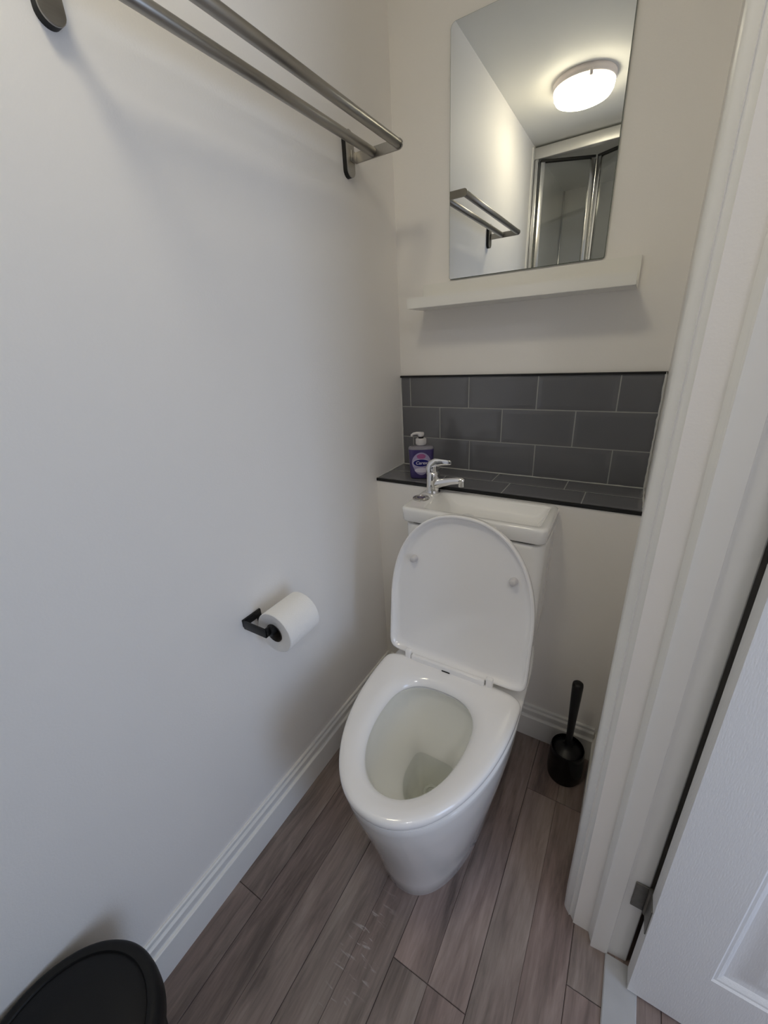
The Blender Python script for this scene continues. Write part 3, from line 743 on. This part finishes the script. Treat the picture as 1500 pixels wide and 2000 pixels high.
# label on the front: pale shield, navy oval, pink crest, brand word, two lines of small print
lab_n = [0]
def labpatch(fn, m, name, off, parent, n=48):
    """fn(a)->(x,z) outline, projected on the bottle's front surface and lifted by off"""
    lab_n[0] += 1
    bm = bmesh.new()
    pts = [fn(2*PI*i/n) for i in range(n)]
    cx = sum(p[0] for p in pts)/n; cz = sum(p[1] for p in pts)/n
    def surf(x, z):
        w_ = 0.0372; d_ = 0.0217
        yy = d_*max(0.0, 1-abs(min(1, abs(x)/w_))**3.0)**(1/3.0)
        return RM @ Vector((x, -yy-off, z))
    rings = [[surf(cx+(x-cx)*q, cz+(z-cz)*q) for x, z in pts] for q in (1.0, 0.75, 0.5, 0.25, 0.02)]
    loft(bm, rings, cap0=False, cap1=True)
    return link(name, bm, m, parent, smooth=60)
lab = labpatch(lambda a: (0.0290*math.cos(a)*(1.0 if math.sin(a) > 0 else 1-0.18*abs(math.sin(a))), 0.051+0.0335*math.sin(a) - (0.004 if math.sin(a) < -0.5 else 0)), M_lab, 'front_label', 0.0004, bot)
labpatch(lambda a: (0.0205*math.cos(a), 0.029+0.0075*math.sin(a)), M_labw, 'label_panel', 0.0007, lab)
labpatch(lambda a: (0.0135*math.cos(a), 0.0725+0.0080*math.sin(a)), M_labr, 'label_crest', 0.0007, lab)
labpatch(lambda a: (0.0262*math.cos(a), 0.0520+0.0128*math.sin(a)), M_labw, 'label_rim', 0.0008, lab)
labpatch(lambda a: (0.0248*math.cos(a), 0.0520+0.0114*math.sin(a)), M_labb, 'label_oval', 0.0011, lab)
def text_mesh(body, size, x, z, off, m, name, parent):
    cu = bpy.data.curves.new(name, 'FONT'); cu.body = body; cu.size = size; cu.align_x = 'CENTER'; cu.align_y = 'CENTER'; cu.shear = 0.2 if size > 0.006 else 0.0
    cu.offset = size*0.02
    to = bpy.data.objects.new('tmp', cu); C.objects.link(to)
    bpy.context.view_layer.update()
    dg = bpy.context.evaluated_depsgraph_get()
    me = bpy.data.meshes.new_from_object(to.evaluated_get(dg))
    bm = bmesh.new(); bm.from_mesh(me)
    bpy.data.objects.remove(to); bpy.data.meshes.remove(me)
    for v in bm.verts:
        px, pz = v.co.x + x, v.co.y + z
        yy = 0.0217*max(0.0, 1-abs(min(1, abs(px)/0.0372))**3.0)**(1/3.0)
        v.co = RM @ Vector((px, -yy-off, pz))
    return link(name, bm, m, parent, smooth=0)
text_mesh('Carex', 0.0140, 0, 0.0520, 0.0015, M_labw, 'label_lettering', lab)

# ------------------------------------------------------------------ ceiling light
lx, ly = 0.304, -1.074
cl = root('ceiling_light', (lx, ly, ZC), 'round lit flush ceiling light seen in the mirror', 'ceiling light')
bm = bmesh.new(); lathe(bm, [(0.0, 0.0), (0.1145, 0.0), (0.1175, -0.004), (0.1175, -0.022), (0.1145, -0.026), (0.105, -0.026)], c=(lx, ly, ZC), n=72)
link('base', bm, M_lampbase, cl, smooth=40)
bm = bmesh.new(); lathe(bm, [(0.1125, -0.024), (0.1130, -0.034), (0.1105, -0.047), (0.1030, -0.059), (0.083, -0.067), (0.055, -0.071), (0.0, -0.072)], c=(lx, ly, ZC), n=72)
link('diffuser', bm, M_diff, cl, smooth=60)
for k in range(3):
    a = math.radians(70+120*k); bm = bmesh.new(); t = bmesh.new(); box(t, 0.1115, -0.006, -0.040, 0.1185, 0.006, -0.018, 0.002)
    merge(bm, t, Matrix.Translation((lx, ly, ZC)) @ Matrix.Rotation(a, 4, 'Z')); link('clip', bm, M_lampbase, cl)

# ------------------------------------------------------------------ shower enclosure with bifold door
sh = root('shower_enclosure', (XR/2, -1.60, 0), 'silver-framed bifold glass shower door reflected in the mirror', 'shower door')
bm = bmesh.new()
box(bm, 0.001, -1.620, 2.1045, XR-0.001, -1.580, 2.1560, 0.003, 3)
link('header_rail', bm, M_satin, sh)
for xa, xb in ((0.001, 0.026), (XR-0.026, XR-0.001)):
    bm = bmesh.new(); box(bm, xa, -1.618, 0.12, xb, -1.582, 2.1045, 0.002); link('wall_channel', bm, M_alu, sh)
bm = bmesh.new(); box(bm, 0.0, -1.5790, 0.0, 0.006, -1.545, 2.150, 0.001); link('cover_strip', bm, M_gloss, sh, label='white strip beside the channel')
bm = bmesh.new(); box(bm, 0.001, -1.68, 0.0, XR-0.001, -1.56, 0.115, 0.006, 3); box(bm, 0.010, -2.44, 0.0, XR-0.010, -1.68, 0.05, 0.004); link('tray', bm, M_cer, sh)
def panel(p0, p1, name):
    p0, p1 = Vector((p0[0], p0[1], 0)), Vector((p1[0], p1[1], 0)); L = (p1-p0).length; a = math.atan2(p1.y-p0.y, p1.x-p0.x)
    Mx = Matrix.Translation(p0) @ Matrix.Rotation(a, 4, 'Z')
    def part(b_, m, nm, par):
        bm = bmesh.new(); t = bmesh.new(); box(t, *b_, bev=0.0015); merge(bm, t, Mx); return link(nm, bm, m, par)
    fr = part((0.0, -0.011, 0.13, 0.022, 0.011, 2.090), M_alu, name, sh)
    part((L-0.022, -0.011, 0.13, L, 0.011, 2.090), M_alu, 'stile', fr)
    part((0.0, -0.012, 2.090, L, 0.012, 2.101), M_seal, 'top_seal', fr)
    part((0.022, -0.009, 0.13, L-0.022, 0.009, 0.155), M_alu, 'bottom_rail', fr)
    bm = bmesh.new(); t = bmesh.new(); box(t, 0.020, -0.0025, 0.15, L-0.020, 0.0025, 2.090); merge(bm, t, Mx)
    link('glass_pane', bm, M_glass, fr, smooth=0)
panel((0.034, -1.600), (0.288, -1.728), 'door_panel')
panel((0.306, -1.730), (0.560, -1.600), 'door_panel')
bm = bmesh.new(); cyl(bm, (0.297, -1.734, 0.14), (0.297, -1.734, 2.085), 0.007, n=16); link('fold_hinge', bm, M_alu, sh)
